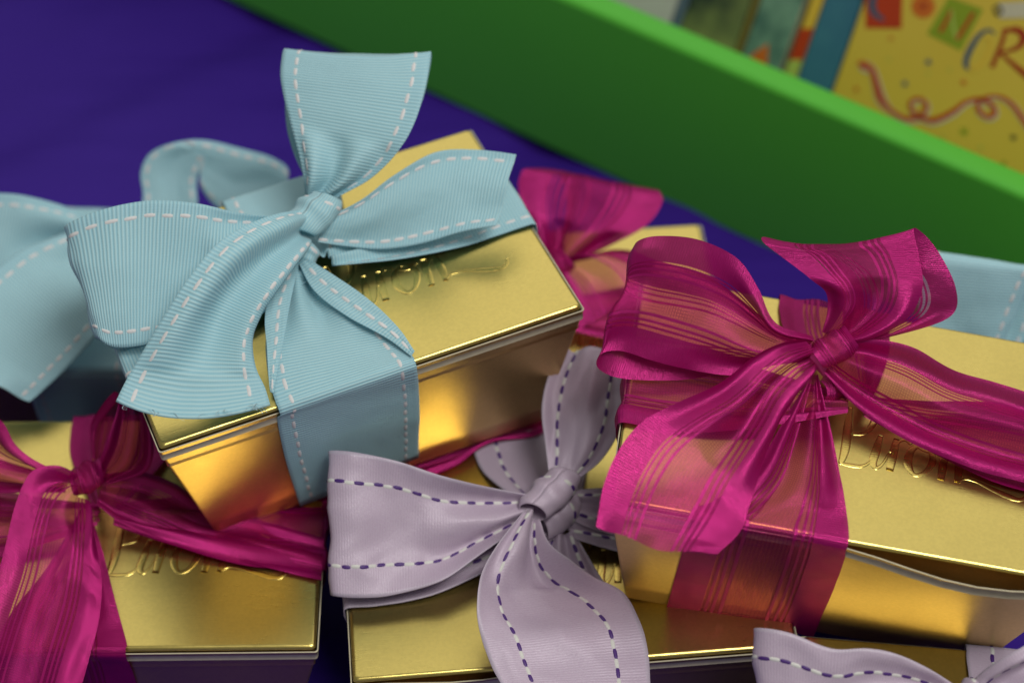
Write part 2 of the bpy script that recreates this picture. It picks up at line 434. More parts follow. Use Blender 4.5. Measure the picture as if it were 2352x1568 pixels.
def knot(box, kind, p0, p1, r, seed=0, name='knot', flat=0.8):
    """short length of ribbon wound round the middle of the bow"""
    a, b = box.pt(p0), box.pt(p1); ax = b-a; L = np.linalg.norm(ax); ax /= L
    up = box.R[:, 2]; e1 = up-ax*(up @ ax); e1 /= np.linalg.norm(e1); e2 = np.cross(ax, e1)
    nt, na = 40, 26; G = np.zeros((nt, na, 3))
    for i in range(nt):
        th = 2*math.pi*i/(nt-1)
        for k in range(na):
            t = k/(na-1)
            rr = r*(0.72+0.30*math.sin(math.pi*t)**0.7)*(1+0.10*noise.noise(Vector((t*3.2, math.cos(th)*1.2+seed, math.sin(th)*1.2))))
            rr += r*0.09*math.sin(t*15+2.2*math.sin(th+seed)+seed)*(0.5+0.5*math.cos(th-0.5))
            sh = 0.10*L*math.sin(th*1+seed)
            G[i, k] = a+ax*(L*t+sh)+(e1*flat*math.cos(th)+e2*math.sin(th))*rr
    F = [(i*na+k, i*na+k+1, (i+1)*na+k+1, (i+1)*na+k) for i in range(nt-1) for k in range(na-1)]
    UV = [(0.5+2.8*k/(na-1), 2*math.pi*r*i/(nt-1)) for i in range(nt) for k in range(na)]
    o = mesh_obj(name, G.reshape(-1, 3), F, M[KIND[kind]['mat']], box.e, box.frame, UV, solid=0 if kind == 'magenta' else 0.03)
    ln = np.linspace(0, 2*math.pi*r, nt)
    stitches(box, o, G, ln, {'blue': (0.2,), 'lavender': (0.3,), 'magenta': ()}[kind], kind)
    return o

def side_wrap(box, kind, side, c0, half, seed, pinch=0.55, h=0.10):
    """ribbon from the knot over one lid edge and down that wall to the bottom"""
    hx, hy, H, tp = box.W/2, box.D/2, box.H, box.tp
    lim = {'f': hy, 'b': hy, 'l': hx, 'r': hx}[side]
    def P(d, s, z):
        if side == 'f': return ('L', s, -d, z)
        if side == 'b': return ('L', -s, d, z)
        if side == 'l': return ('L', -d, -s, z)
        return ('L', d, s, z)
    rows = [(0.25, pinch*0.8, 0.75, 0), (0.30*lim, pinch+0.35*(half-pinch), 0.42, .3), (0.62*lim, half*0.92, 0.20, .8), (0.86*lim, half, h+0.03, 1), (lim-0.16, half, h+.02, 1), (lim+0.02, half, h, 1), (lim+0.14, half, 0.0, 1), (lim+0.15, half, -0.2, 1), (lim+0.12, half, -0.5, 1)]
    secs = [(P(d, c0*f-w, z), P(d, c0*f+w, z)) for d, w, z, f in rows]
    for f in (0.3, 0.6, 0.93):
        d = lim+0.12-tp*f; secs.append((P(d, c0-half, -H*f), P(d, c0+half, -H*f)))
    return strip(box, 'ribbon_wrap', kind, secs, seed=seed, per=6, pleat=0.55, wob=0.03, crumple=0.012)

def fold(box, a, b):
    """rows of points that carry a ribbon round the front lid edge, from the pixel pair on that edge"""
    xs = [(box.R.T @ (box.top_pt(*p, 0.1)-box.top))[0] for p in (a, b)]; hy = box.D/2
    return [tuple(('L', x, -hy+d, z) for x in xs) for d, z in ((0.16, .14), (-0.04, .13), (-0.16, .01), (-.18, -.20))]

# ------------------------------------------------------------------ setting: tablecloth
def build_cloth():
    nx, ny = 150, 150; V = []; F = []
    for j in range(ny+1):
        for i in range(nx+1):
            x = -70+150*i/nx; y = -45+130*j/ny
            a = x*0.83+y*0.55; b = -x*0.55+y*0.83
            z = 0.22*noise.noise(Vector((a*0.035, b*0.16, 0)))+0.10*noise.noise(Vector((a*0.08, b*0.4, 3)))
            far = min(1, max(0, (y-9)/8)) if x > -24 else 1.0
            z *= 1+2.6*far
            V.append((x, y, z-0.30-0.5*far))
    for j in range(ny):
        for i in range(nx): k = j*(nx+1)+i; F.append((k, k+1, k+nx+2, k+nx+1))
    tag(mesh_obj('tablecloth', V, F, M['cloth']), kind='structure')
build_cloth()

# ------------------------------------------------------------------ green tray and the books in it
BA = np.array([5.55, 14.05, 0.0]); BB = np.array([18.75, 4.70, 0.0])
ba = BB-BA; ba /= np.linalg.norm(ba); bn = np.array([ba[1], -ba[0], 0])        # along the wall, outwards to the viewer
if bn[1] > 0: bn = -bn
def tray():
    e = bpy.data.objects.new('storage_tray', None); col.objects.link(e)
    o = BA.copy(); R_ = np.stack([ba, -bn, [0, 0, 1.]], 1)
    e.matrix_world = Matrix([list(R_[i])+[o[i]*S] for i in range(3)]+[[0, 0, 0, 1]])
    tag(e, 'bright green open tray holding books behind the gift boxes', 'tray')
    HT, TH, L0, L1, DP = 7.9, 1.25, -42.0, 34.0, 24.0
    def wall(name, x0, x1, y0, y1):
        r = 0.28; prof = []
        for cx_, a0 in ((y0+r, 180), (y1-r, 90)):
            for i in range(6):
                a = math.radians(a0-90*i/5); prof.append((cx_+r*math.cos(a), HT-r+r*math.sin(a)))
        prof = [(y0, -0.3)]+prof+[(y1, -0.3)]
        nseg = 16; V = []; F = []; k = len(prof)
        for s in range(nseg+1):
            x = x0+(x1-x0)*s/nseg
            for y, z in prof: V.append((x, y, z))
        for s in range(nseg):
            for j in range(k-1): F.append((s*k+j, s*k+j+1, (s+1)*k+j+1, (s+1)*k+j))
        F.append(tuple(range(k))); F.append(tuple(nseg*k+k-1-j for j in range(k)))
        me = bpy.data.meshes.new(name); me.from_pydata([tuple(np.array(v)*S) for v in V], [], F); me.materials.append(M['green'])
        me.polygons.foreach_set('use_smooth', [True]*len(me.polygons)); me.update()
        ob = bpy.data.objects.new(name, me); col.objects.link(ob); ob.parent = e
        return ob
    wall('front_wall', L0, L1, 0, TH)
    wall('back_wall', L0, L1, DP, DP+TH)
    b = wall('end_wall', 0, DP-TH-0.02, 0, TH); b.location = (L1*S, (TH+0.01)*S, 0); b.rotation_euler.z = math.pi/2
    b = wall('end_wall', 0, DP-TH-0.02, 0, TH); b.location = ((L0+TH)*S, (TH+0.01)*S, 0); b.rotation_euler.z = math.pi/2
    V = [(L0+TH, TH, 0.1), (L1-TH, TH, 0.1), (L1-TH, DP, 0.1), (L0+TH, DP, 0.1)]
    me = bpy.data.meshes.new('tray_floor'); me.from_pydata([tuple(np.array(v)*S) for v in V], [], [(0, 1, 2, 3)]); me.materials.append(M['green'])
    ob = bpy.data.objects.new('tray_floor', me); col.objects.link(ob); ob.parent = e
tray()

# the books lean back together; their faces share one sloping plane just behind the tray wall
lean = math.radians(24)
bk_n = bn*1.0
bk_n = bk_n*math.cos(lean)+np.array([0, 0, math.sin(lean)])
BK_O = BA-bn*4.9+np.array([0, 0, 6.0])
def on_book(x, y, off=0.0): return hit(x, y, BK_O+bk_n*off, bk_n)
def book(name, label, mats, xt0, xt1, depth, yt=-330, yb=420, off=0.0, pages=None, group=None):
    """block of cover, spine and pages; its face is bounded by two slanted edges"""
    sl = -75/215.0
    q = [(xt0+sl*yt, yt), (xt1+sl*yt, yt), (xt1+sl*yb, yb), (xt0+sl*yb, yb)]
    f = [on_book(*p, off) for p in q]
    for a, b in ((1, 2), (0, 3)):                       # the lower edge stands on the tray floor
        f[b] = f[a]+(f[b]-f[a])*(f[a][2]-0.2)/(f[a][2]-f[b][2])
    c = np.mean(f, axis=0); base = (f[2]+f[3])/2
    e = bpy.data.objects.new(name, None); col.objects.link(e); e.location = Vector(base*S); tag(e, label, 'book', group)
    fr = (np.eye(3), base)
    def slab(nm, pts, d0, d1, mat, sh=0.0):
        a = [p+(c-p)*sh-bk_n*d0 for p in pts]; b = [p+(c-p)*sh-bk_n*d1 for p in pts]
        V = a+b; F = [(0, 3, 2, 1), (4, 5, 6, 7), (0, 1, 5, 4), (1, 2, 6, 5), (2, 3, 7, 6), (3, 0, 4, 7)]
        o = mesh_obj(nm, V, F, mat, e, fr, smooth=False)
        md = o.modifiers.new('edge', 'BEVEL'); md.width = 0.0008; md.segments = 2
        return o
    fc = slab('front_cover', f, 0, 0.22, mats[0])
    slab('pages', f, 0.225, depth-0.225, M['paper'], 0.03)
    slab('back_cover', f, depth-0.22, depth, mats[-1])
    return e, fc, fr, f
def print_mat(name, fn):
    n = N(name); c = fn(n); return n.done(n.bsdf(c, 0.45, 0))
M['yel'] = print_mat('yellow printed cover', lambda n: n.mix(n.noise(n.coord(), 9.0, 3.0), (0.62, 0.42, 0.03), (0.78, 0.60, 0.09)))
M['spine_blue'] = print_mat('teal blue printed cover', lambda n: n.mix(n.noise(n.coord(), 60.0, 4.0), (0.03, 0.13, 0.22), (0.06, 0.22, 0.28)))
M['teal'] = print_mat('green teal painted cover', lambda n: n.mix(n.maprange(n.noise(n.coord(), 45.0, 5.0), .35, .65, 0, 1), (0.05, 0.13, 0.11), (0.25, 0.45, 0.30)))
M['olive'] = print_mat('olive painted cover', lambda n: n.mix(n.maprange(n.noise(n.coord(), 22.0, 3.0), .38, .62, 0, 1), (0.03, 0.045, 0.035), (0.27, 0.33, 0.10)))
M['slate'] = simple('slate blue cover', (0.11, 0.16, 0.22), 0.5, 0, 30, .2)
M['pale'] = simple('pale grey card', (0.55, 0.55, 0.50), 0.6, 0, 20, .1)
M['brown'] = simple('brown cover edge', (0.20, 0.15, 0.03), 0.5)
for nm, c in (('pr_red', (0.50, 0.045, 0.01)), ('pr_orange', (0.62, 0.15, 0.02)), ('pr_green', (0.27, 0.36, 0.02)), ('pr_blue', (0.05, 0.10, 0.16)),
              ('pr_dred', (0.36, 0.02, 0.01)), ('pr_cream', (0.60, 0.55, 0.40)), ('pr_yell', (0.75, 0.50, 0.05)), ('pr_lime', (0.42, 0.55, 0.10)), ('pr_black', (0.05, 0.05, 0.03))):
    M[nm] = simple(nm.replace('pr_', 'printed '), c, 0.45, 0, 60, .12)
PR = [0]
def px_poly(parent, fr, pts, mat, name='cover_print', lift=0.012, off=0.0):
    PR[0] += 1; V = [on_book(x, y, off+lift+PR[0]*0.0006) for x, y in pts]
    return mesh_obj(name, V, [tuple(range(len(V)))], M[mat], parent, fr, smooth=False)
def px_stroke(parent, fr, pts, mat, name='cover_print', lift=0.02, off=0.0):
    PR[0] += 1; P = catmull(np.array(pts, float), 8); xy = P[:, :2]; t = np.gradient(xy, axis=0); t /= np.linalg.norm(t, axis=1)[:, None]+1e-9
    nr = np.stack([-t[:, 1], t[:, 0]], 1); V = []
    for p, m_, w in zip(xy, nr, P[:, 2]): V += [on_book(*(p+m_*w/2), off+lift+PR[0]*.0006), on_book(*(p-m_*w/2), off+lift+PR[0]*.0006)]
    F = [(2*i, 2*i+1, 2*i+3, 2*i+2) for i in range(len(xy)-1)]
    return mesh_obj(name, V, F, M[mat], parent, fr, smooth=False)
def books():
    e, fc, fr, f = book('book', 'yellow book cover with red letters and curling red ribbon', [M['yel'], M['spine_blue']], 1985, 2620, 1.6, off=0.0)
    c8 = lambda x, y: (1493+x*0.3652, y*0.3652)          # zoomed print layout to the shared page layout
    def pol(pts, mat, **k): return px_poly(fc, fr, [c8(*p) for p in pts], mat, **k)
    def stk(pts, mat, **k): return px_stroke(fc, fr, [(*c8(p[0], p[1]), p[2]*0.3652) for p in pts], mat, **k)
    pol([(1352, -160), (1590, -160), (1582, 182), (1355, 180)], 'pr_red', name='printed_tile')
    stk([(1420, -60, 40), (1398, 20, 44), (1412, 85, 40), (1470, 128, 22)], 'pr_blue', name='printed_letter')
    pol([(1718+75*math.cos(a/20*2*math.pi), 42+75*math.sin(a/20*2*math.pi)) for a in range(20)], 'pr_orange', name='printed_disc')
    pol([(1718+(34 if a % 2 else 12)*math.cos(a*math.pi/5), 42+(34 if a % 2 else 12)*math.sin(a*math.pi/5)) for a in range(10)], 'pr_dred', name='printed_star')
    pol([(1880, -20), (2095, 60), (1955, 322), (1742, 215)], 'pr_green', name='printed_tile')
    stk([(1825, 205, 26), (1865, 130, 22), (1900, 60, 20)], 'pr_red', name='printed_letter')
    stk([(1900, 60, 12), (1905, 150, 18), (1930, 250, 22)], 'pr_lime', name='printed_letter')
    stk([(1930, 250, 26), (1985, 165, 24), (2035, 80, 24)], 'pr_red', name='printed_letter')
    stk([(2170, 215, 14), (2130, 190, 18), (2070, 225, 30), (2010, 320, 38), (1985, 400, 34), (2005, 440, 16)], 'pr_blue', name='printed_letter')
    stk([(2005, 440, 14), (2070, 420, 22), (2120, 340, 26), (2140, 260, 14), (2100, 245, 10)], 'pr_yell', name='printed_letter')
    stk([(2240, 180, 24), (2205, 290, 28), (2150, 425, 30)], 'pr_dred', name='printed_letter')
    stk([(2215, 195, 14), (2310, 190, 40), (2350, 240, 46), (2310, 300, 30), (2205, 335, 12)], 'pr_dred', name='printed_letter')
    stk([(2205, 335, 14), (2290, 410, 30), (2400, 500, 44)], 'pr_dred', name='printed_letter')
    pol([(2190, 20), (2500, 5), (2500, 110), (2200, 118)], 'pr_cream', name='printed_scroll')
    stk([(2155, 60, 14), (2190, 35, 14), (2215, 70, 14), (2190, 95, 14), (2165, 80, 12), (2185, 68, 10)], 'pr_black', name='printed_scroll')
    rb = [(1310, 392, 20), (1345, 412, 46), (1395, 440, 34), (1425, 540, 40), (1450, 620, 44), (1510, 690, 26), (1600, 745, 28), (1690, 735, 30), (1740, 670, 26), (1700, 622, 22), (1640, 640, 22), (1650, 700, 26), (1720, 745, 30), (1790, 755, 34), (1900, 705, 32), (1990, 640, 24), (2080, 625, 26), (2150, 660, 26), (2165, 715, 30), (2120, 735, 26), (2065, 690, 28), (2075, 630, 22), (2170, 605, 18), (2260, 640, 24), (2340, 740, 30), (2420, 860, 30)]
    stk([(x+6, y+8, w*1.5) for x, y, w in rb], 'pr_cream', name='printed_ribbon_outline'); stk(rb, 'pr_red', name='printed_ribbon', lift=0.03)
    for x, y, s, m in ((1750, 392, 30, 'pr_blue'), (1602, 528, 28, 'pr_blue'), (1975, 828, 36, 'pr_green'), (2285, 865, 28, 'pr_black'), (2225, 1025, 22, 'pr_green'), (1515, 243, 20, 'pr_orange'), (1972, 520, 26, 'pr_orange'), (1297, 563, 24, 'pr_orange'), (1840, 860, 16, 'pr_lime'), (1885, 440, 14, 'pr_lime'), (1750, 465, 14, 'pr_lime'), (1500, 375, 14, 'pr_lime'), (2080, 930, 18, 'pr_lime')):
        pol([(x+(s if a % 2 else s*.38)*math.cos(a*math.pi/5+x), y+(s if a % 2 else s*.38)*math.sin(a*math.pi/5+x)) for a in range(10)], m, name='printed_star')
    G_ = 'books standing in the green tray'
    book('book', 'dark teal blue book just left of the yellow book', [M['spine_blue']], 1893, 1982, 3.0, off=-0.15, group=G_)
    e, fc, fr, f = book('book', 'thin book with yellow, red and lime blocks on its edge', [M['pr_yell']], 1862, 1891, 3.0, off=-0.25, group=G_)
    sl = -75/215.0
    for y0, y1, mt in ((66, 138, 'pr_red'), (138, 320, 'pr_lime')):
        px_poly(fc, fr, [(1861.5+sl*y0, y0), (1891.5+sl*y0, y0), (1891.5+sl*y1, y1), (1861.5+sl*y1, y1)], mt, off=-0.25, name='colour_block')
    e, fc, fr, f = book('book', 'book with mottled green and teal painted cover beside dark gap', [M['teal']], 1747, 1846, 3.0, off=-0.35, group=G_)
    px_poly(fc, fr, [(1712, 140), (1735, 120), (1765, 100), (1762, 150), (1745, 170), (1718, 165)], 'pr_orange', off=-0.35, name='painted_figure')
    book('book', 'narrow brown spine between the teal and olive books', [M['brown']], 1729, 1745, 3.0, off=-0.45, group=G_)
    book('book', 'olive green and black painted book in the tray', [M['olive']], 1583, 1727, 3.0, off=-0.55, group=G_)
    book('book', 'slim slate blue book beside the pale grey one', [M['slate']], 1560, 1581, 3.0, off=-0.6, group=G_)
    book('book', 'pale grey blank book at the far end of the row', [M['pale']], 1330, 1557, 3.0, off=-0.7, group=G_)
books()

# ------------------------------------------------------------------ gift boxes in their pile
GRP = 'gold gift boxes with ribbon bows'
A = Box('gold gift box tied with big light blue ribbon, on top of the pile at left', GRP, -6.069, -4.142, 12.346, 22.39, -1.5, -2.94, shift=(-0.25, -0.05))
C = Box('gold gift box with sheer magenta bow, on top of the pile at right', GRP, 10.5, -9.713, 11.575, -7.9, -0.14, 6.42, bulge=(0.62, 3.9, 4.6), shift=(-0.42, 0.08))
D = Box('gold gift box with magenta ribbon at the lower left, under the blue-ribboned one', GRP, -13.21, -9.56, 6.07, 0.72)
E_ = Box('gold gift box with lavender stitched bow at the bottom centre', GRP, 1.57, -10.1, 6.07, 5.46, bulge=(0.18, -3.5, 3.0))
Bb = Box('gold gift box with blurred light blue bow at the left edge, behind the pile', GRP, -15.6, 1.75, 6.07, -2.5, W=13.0, D=8.1)
Fb = Box('gold gift box with blurred magenta bow behind the middle of the pile', GRP, 0.51, -0.3, 6.07, 5.0)
Gb = Box('gift box with lavender bow peeking in at the bottom right corner', GRP, 15.6, -19.35, 6.07, -6.0)
Hb = Box('gift box with light blue ribbon loop behind the right magenta bow', GRP, 15.6, -5.0, 4.6, -8.0, W=12.0, D=7.6, H=4.6, tp=0.9)

# ---- A: light blue grosgrain bow
side_wrap(A, 'blue', 'r', 1.15, 1.9, 1); side_wrap(A, 'blue', 'l', 0.0, 1.9, 2); side_wrap(A, 'blue', 'b', 0.1, 1.9, 3)
strip(A, 'ribbon_wrap', 'blue', [((700, 585, .9), (672, 585, .9)), ((770, 652, .55), (640, 665, .5)), ((862, 728, .30), (612, 770, .4)), ((925, 792, .16), (616, 862, .2)), *fold(A, (952, 826), (624, 904)),
      (('F', 962, 890, .16), ('F', 638, 970, .16)), (('F', 963, 960, .16), ('F', 657, 1060, .16)), (('F', 962, 1052, .12), ('F', 690, 1163, .12))], seed=4, pleat=0.6, per=8, wob=.03)
strip(A, 'bow_loop', 'blue', [((700, 445, 2.0), (765, 458, 2.0)), ((692, 385, 2.8), (850, 410, 2.6)), ((664, 275, 3.7), (930, 325, 3.6)), ((645, 185, 4.5), (972, 222, 4.4)), ((648, 128, 4.9), (988, 140, 4.8), (820, 146, 4.85)), ((655, 112, 4.9), (990, 120, 4.8), (820, 130, 4.85)),
      ((662, 130, 4.2), (988, 150, 4.1)), ((655, 255, 3.0), (958, 260, 3.0)), ((672, 345, 2.2), (880, 370, 2.2)), ((712, 430, 1.7), (755, 440, 1.7))], seed=5, per=8, waves=2.0, pleat=.9)
strip(A, 'bow_loop', 'blue', [((695, 490, 2.2), (690, 550, 1.8)), ((620, 496, 2.7), (610, 620, 1.5)), ((540, 487, 3.1), (520, 700, 1.1)), ((450, 467, 3.4), (420, 765, .8)), ((340, 461, 3.5), (330, 792, .7)), ((230, 482, 3.4), (262, 796, .7)), ((158, 512, 3.0), (226, 778, .8)),
      ((152, 525, 2.5), (228, 780, .4)), ((230, 500, 2.0), (280, 800, .2)), ((400, 500, 1.5), (420, 760, .2)), ((600, 510, 1.3), (600, 640, .5)), ((680, 500, 1.5), (680, 560, 1.2))], seed=6, per=8, waves=1.6, pleat=.7)
A_TAIL, _, _ = strip(A, 'bow_tail', 'blue', [((690, 482, 2.5), (712, 560, 1.7)), ((640, 490, 3.3), (690, 592, 2.0)), ((570, 516, 3.7), (660, 632, 2.0)), ((500, 560, 3.8), (630, 675, 1.9)), ((432, 640, 3.4), (598, 722, 1.6)), ((376, 725, 2.7), (578, 775, 1.2)), ((325, 812, 1.9), (585, 838, .8)), ((290, 872, 1.4), (608, 888, .55), (440, 902, .75)), ((266, 922, 1.1), (621, 930, .35), (430, 962, .6))], seed=7, per=9, waves=1.3, pleat=.9)
strip(A, 'bow_tail', 'blue', [((752, 500, 1.9), (728, 556, 1.3)), ((830, 460, 2.1), (800, 567, .9)), ((905, 403, 2.5), (880, 572, .7)), ((1000, 350, 2.6), (965, 560, .7)), ((1090, 344, 2.4), (1058, 534, 1.0)), ((1186, 356, 2.3), (1140, 519, 1.2))], seed=8, per=10, waves=1.2, pleat=.22)
strip(A, 'ribbon_fold', 'blue', [((688, 598, 1.0), (664, 600, 1.0)), ((668, 690, .8), (612, 705, .85)), ((650, 790, .6), (613, 800, .65)), ((632, 880, .3), (618, 876, .35)), ((629, 903, .2), (621, 900, .2))], seed=9, pleat=0, wob=.02, lines=(.45,))
strip(A, 'ribbon_fold', 'blue', [((684, 600, 1.0), (700, 590, 1.15)), ((722, 668, .8), (770, 634, .95)), ((800, 728, .62), (850, 690, .75)), ((888, 776, .4), (915, 752, .5)), ((945, 818, .2), (952, 806, .28))], seed=10, pleat=0, wob=.02, lines=(.5,))
def fray(box, parent, p, q, k):
    V, F = [], []
    for i in range(k):
        t = random.random()**0.7; a = np.array(p)*(1-t)+np.array(q)*t; L = random.uniform(8, 34); w = random.uniform(.8, 1.5)
        sx = random.uniform(-0.3, 1.3); prev = None
        for j in range(7):
            f = j/6; x = a[0]+sx*L*f+6*math.sin(f*4+i); y = a[1]-4+L*0.42*f+5*math.sin(f*3+i*2); h = a[2]+0.14-0.06*f
            c = box.top_pt(x, y, h); r = 0.012*w
            for d in ((r, 0, 0), (-r*.5, r*.8, 0), (-r*.5, -r*.4, r*.8)): V.append(c+np.array(d))
            if j:
                b = len(V)-6
                for m in range(3): F.append((b+m, b+(m+1) % 3, b+3+(m+1) % 3, b+3+m))
    tag(mesh_obj('frayed_threads', V, F, M['thread_blue'], parent, box.frame), kind='stuff')
fray(A, A_TAIL, (272, 930, .9), (400, 957, .6), 7); fray(A, A_TAIL, (440, 957, .55), (618, 930, .4), 15)
knot(A, 'blue', (752, 452, 2.3), (690, 532, 1.9), 0.66, 1)
knot(A, 'blue', (716, 560, 1.2), (690, 605, 0.8), 0.42, 4, name='inner_knot')

# ---- C: magenta bow
side_wrap(C, 'magenta', 'l', 0.1, 1.75, 11); side_wrap(C, 'magenta', 'r', 0.0, 1.8, 12); side_wrap(C, 'magenta', 'b', 0.7, 1.8, 13)
strip(C, 'ribbon_wrap', 'magenta', [((1878, 860, 1.0), (1862, 862, 1.0)), ((1908, 985, .5), (1800, 965, .45)), ((1930, 1095, .28), (1730, 1080, .2)), ((1945, 1180, .16), (1640, 1150, .12)), *fold(C, (1949, 1226), (1592, 1178)),
      (('F', 1938, 1290, .22), ('F', 1572, 1250, .17)), (('F', 1912, 1360, .12), ('F', 1552, 1320, .12)), (('F', 1868, 1460, .10), ('F', 1531, 1395, .10))], seed=14, per=8, waves=2.2, pleat=.6, wob=.03)
strip(C, 'bow_loop', 'magenta', [((1866, 772, 2.3), (1856, 830, 1.7)), ((1782, 740, 2.8), (1770, 842, 1.4)), ((1742, 661, 3.4), (1690, 862, 1.1)), ((1692, 592, 3.9), (1600, 852, 1.0)), ((1600, 549, 4.2), (1500, 828, 1.1)), ((1508, 542, 4.1), (1425, 806, 1.3)), ((1462, 556, 3.7), (1376, 815, 1.3)),
      ((1462, 580, 3.0), (1378, 848, .8)), ((1520, 600, 2.4), (1440, 870, .4)), ((1640, 640, 2.0), (1580, 872, .3)), ((1780, 750, 1.7), (1740, 838, .7)), ((1860, 790, 1.6), (1850, 830, 1.2))], seed=15, per=8, waves=1.7, pleat=.8)
strip(C, 'bow_loop', 'magenta', [((1888, 762, 2.0), (1945, 790, 2.0)), ((1900, 715, 2.6), (2015, 772, 2.3)), ((1897, 672, 3.2), (2085, 728, 2.8)), ((1860, 640, 3.7), (2118, 660, 3.4)), ((1795, 590, 4.1), (2112, 590, 4.0)), ((1752, 556, 4.3), (2100, 535, 4.4), (1925, 572, 4.2)),
      ((1760, 543, 4.2), (2106, 524, 4.4), (1930, 562, 4.1)), ((1830, 565, 3.6), (2150, 570, 3.8), (1990, 590, 3.6)), ((1900, 620, 2.8), (2195, 660, 2.9)), ((1930, 690, 2.1), (2185, 725, 2.1)), ((1935, 740, 1.7), (2080, 765, 1.7)), ((1925, 780, 1.5), (1960, 795, 1.5))], seed=16, per=8, waves=1.5, pleat=.7)
strip(C, 'bow_tail', 'magenta', [((1860, 778, 2.5), (1870, 848, 1.5)), ((1790, 790, 2.9), (1842, 885, 1.3)), ((1725, 825, 2.8), (1806, 940, 1.0)), ((1655, 880, 2.4), (1768, 1020, .8)), ((1560, 922, 2.0), (1742, 1095, .7)), ((1475, 968, 1.7), (1722, 1160, .6)), ((1420, 1035, 1.4), (1708, 1205, .5)), ((1386, 1115, 1.1), (1685, 1238, .5)), ((1370, 1206, .8), (1648, 1272, .5), (1500, 1255, .6))], seed=17, per=9, waves=1.8, pleat=.8)
strip(C, 'bow_tail', 'magenta', [((1945, 788, 1.9), (1892, 856, 1.4)), ((2005, 780, 2.1), (1955, 925, .9)), ((2095, 798, 2.1), (2035, 985, .6)), ((2190, 850, 1.9), (2140, 1040, .5)), ((2290, 880, 1.7), (2250, 1082, .5)), ((2390, 915, 1.5), (2360, 1112, .5)), ((2480, 960, 1.2), (2455, 1150, .4))], seed=18, per=9, waves=1.8, pleat=.9)
knot(C, 'magenta', (1958, 772, 2.3), (1876, 822, 2.0), 0.52, 2)
knot(C, 'magenta', (1932, 888, .75), (1885, 896, .8), 0.42, 5, name='inner_knot')

# ---- D: magenta bow at lower left
side_wrap(D, 'magenta', 'r', 0.0, 1.8, 21, h=0.04); side_wrap(D, 'magenta', 'l', 0, 1.8, 22); side_wrap(D, 'magenta', 'b', 0, 1.8, 23)
strip(D, 'ribbon_wrap', 'magenta', [((205, 1165, .9), (185, 1170, .9)), ((240, 1280, .45), (110, 1300, .3)), ((268, 1390, .22), (30, 1400, .15)), *fold(D, (290, 1484), (-14, 1486)),
      (('F', 302, 1530, .16), ('F', -8, 1530, .16)), (('F', 324, 1600, .1), ('F', 10, 1610, .1))], seed=24, per=8, pleat=.6, wob=.03)
strip(D, 'bow_loop', 'magenta', [((222, 1088, 1.6), (248, 1112, 1.6)), ((232, 1050, 2.3), (330, 1085, 1.9)), ((250, 1000, 3.0), (352, 1045, 2.4)), ((268, 935, 3.6), (345, 965, 3.0)), ((262, 905, 3.6), (330, 915, 3.2)), ((225, 945, 2.6), (300, 930, 2.4)), ((206, 985, 1.8), (270, 1000, 1.6)), ((212, 1050, 1.2), (240, 1070, 1.2))], seed=25, per=8, waves=2, pleat=.8)
strip(D, 'bow_loop', 'magenta', [((160, 1092, 1.8), (150, 1130, 1.4)), ((90, 1060, 2.6), (60, 1130, 1.5)), ((35, 1020, 3.0), (-30, 1130, 1.3)), ((0, 962, 3.4), (-130, 1120, 1.2)), ((-90, 940, 3.2), (-200, 1100, 1.0)), ((-150, 980, 2.2), (-200, 1110, .6)), ((-40, 1040, 1.6), (-80, 1130, .6)), ((150, 1100, 1.2), (140, 1130, 1.0))], seed=26, per=8, waves=2)
strip(D, 'bow_tail', 'magenta', [((175, 1090, 2.2), (198, 1160, 1.4)), ((125, 1070, 2.7), (215, 1215, 1.3)), ((70, 1085, 2.8), (228, 1285, 1.2)), ((35, 1160, 2.5), (234, 1350, 1.0)), ((5, 1280, 2.0), (226, 1430, .8)), ((-40, 1410, 1.4), (205, 1510, .6)), ((-80, 1540, .9), (180, 1600, .5)), ((-100, 1640, .6), (160, 1680, .3))], seed=27, per=9, waves=2.2, pleat=.9)
strip(D, 'bow_tail', 'magenta', [((238, 1088, 1.7), (222, 1158, 1.1)), ((320, 1082, 1.5), (278, 1200, .8)), ((400, 1110, .9), (365, 1238, .4)), ((480, 1165, .10), (470, 1268, .2)), ((600, 1195, .10), (600, 1300, .14)), ((745, 1235, .15), (738, 1332, .14))], seed=28, per=9, waves=2, pleat=.35, wob=.03)
knot(D, 'magenta', (238, 1078, 2.0), (165, 1112, 1.9), 0.52, 3)

# ---- E: lavender bow with dashed stitching
side_wrap(E_, 'lavender', 'l', 0.2, 1.9, 31); side_wrap(E_, 'lavender', 'r', 0, 1.9, 32, h=.03); side_wrap(E_, 'lavender', 'b', 0.6, 1.9, 33); side_wrap(E_, 'lavender', 'f', -0.2, 1.9, 34)
strip(E_, 'bow_loop', 'lavender', [((1228, 1138, 2.0), (1215, 1196, 1.6)), ((1130, 1120, 2.6), (1115, 1262, 1.3), (1120, 1200, 1.5)), ((1020, 1094, 3.1), (1015, 1332, 1.0), (1015, 1220, 1.5)), ((910, 1058, 3.5), (900, 1366, .8), (900, 1205, 1.9)), ((815, 1038, 3.7), (822, 1372, .8)), ((760, 1034, 3.6), (770, 1368, .8)), ((751, 1040, 3.3), (766, 1362, .5)),
      ((775, 1050, 2.8), (790, 1366, .3)), ((900, 1085, 2.2), (900, 1362, .25)), ((1080, 1125, 1.6), (1080, 1280, .4)), ((1215, 1140, 1.3), (1205, 1190, 1.0))], seed=35, per=8, waves=1.6, pleat=.9)
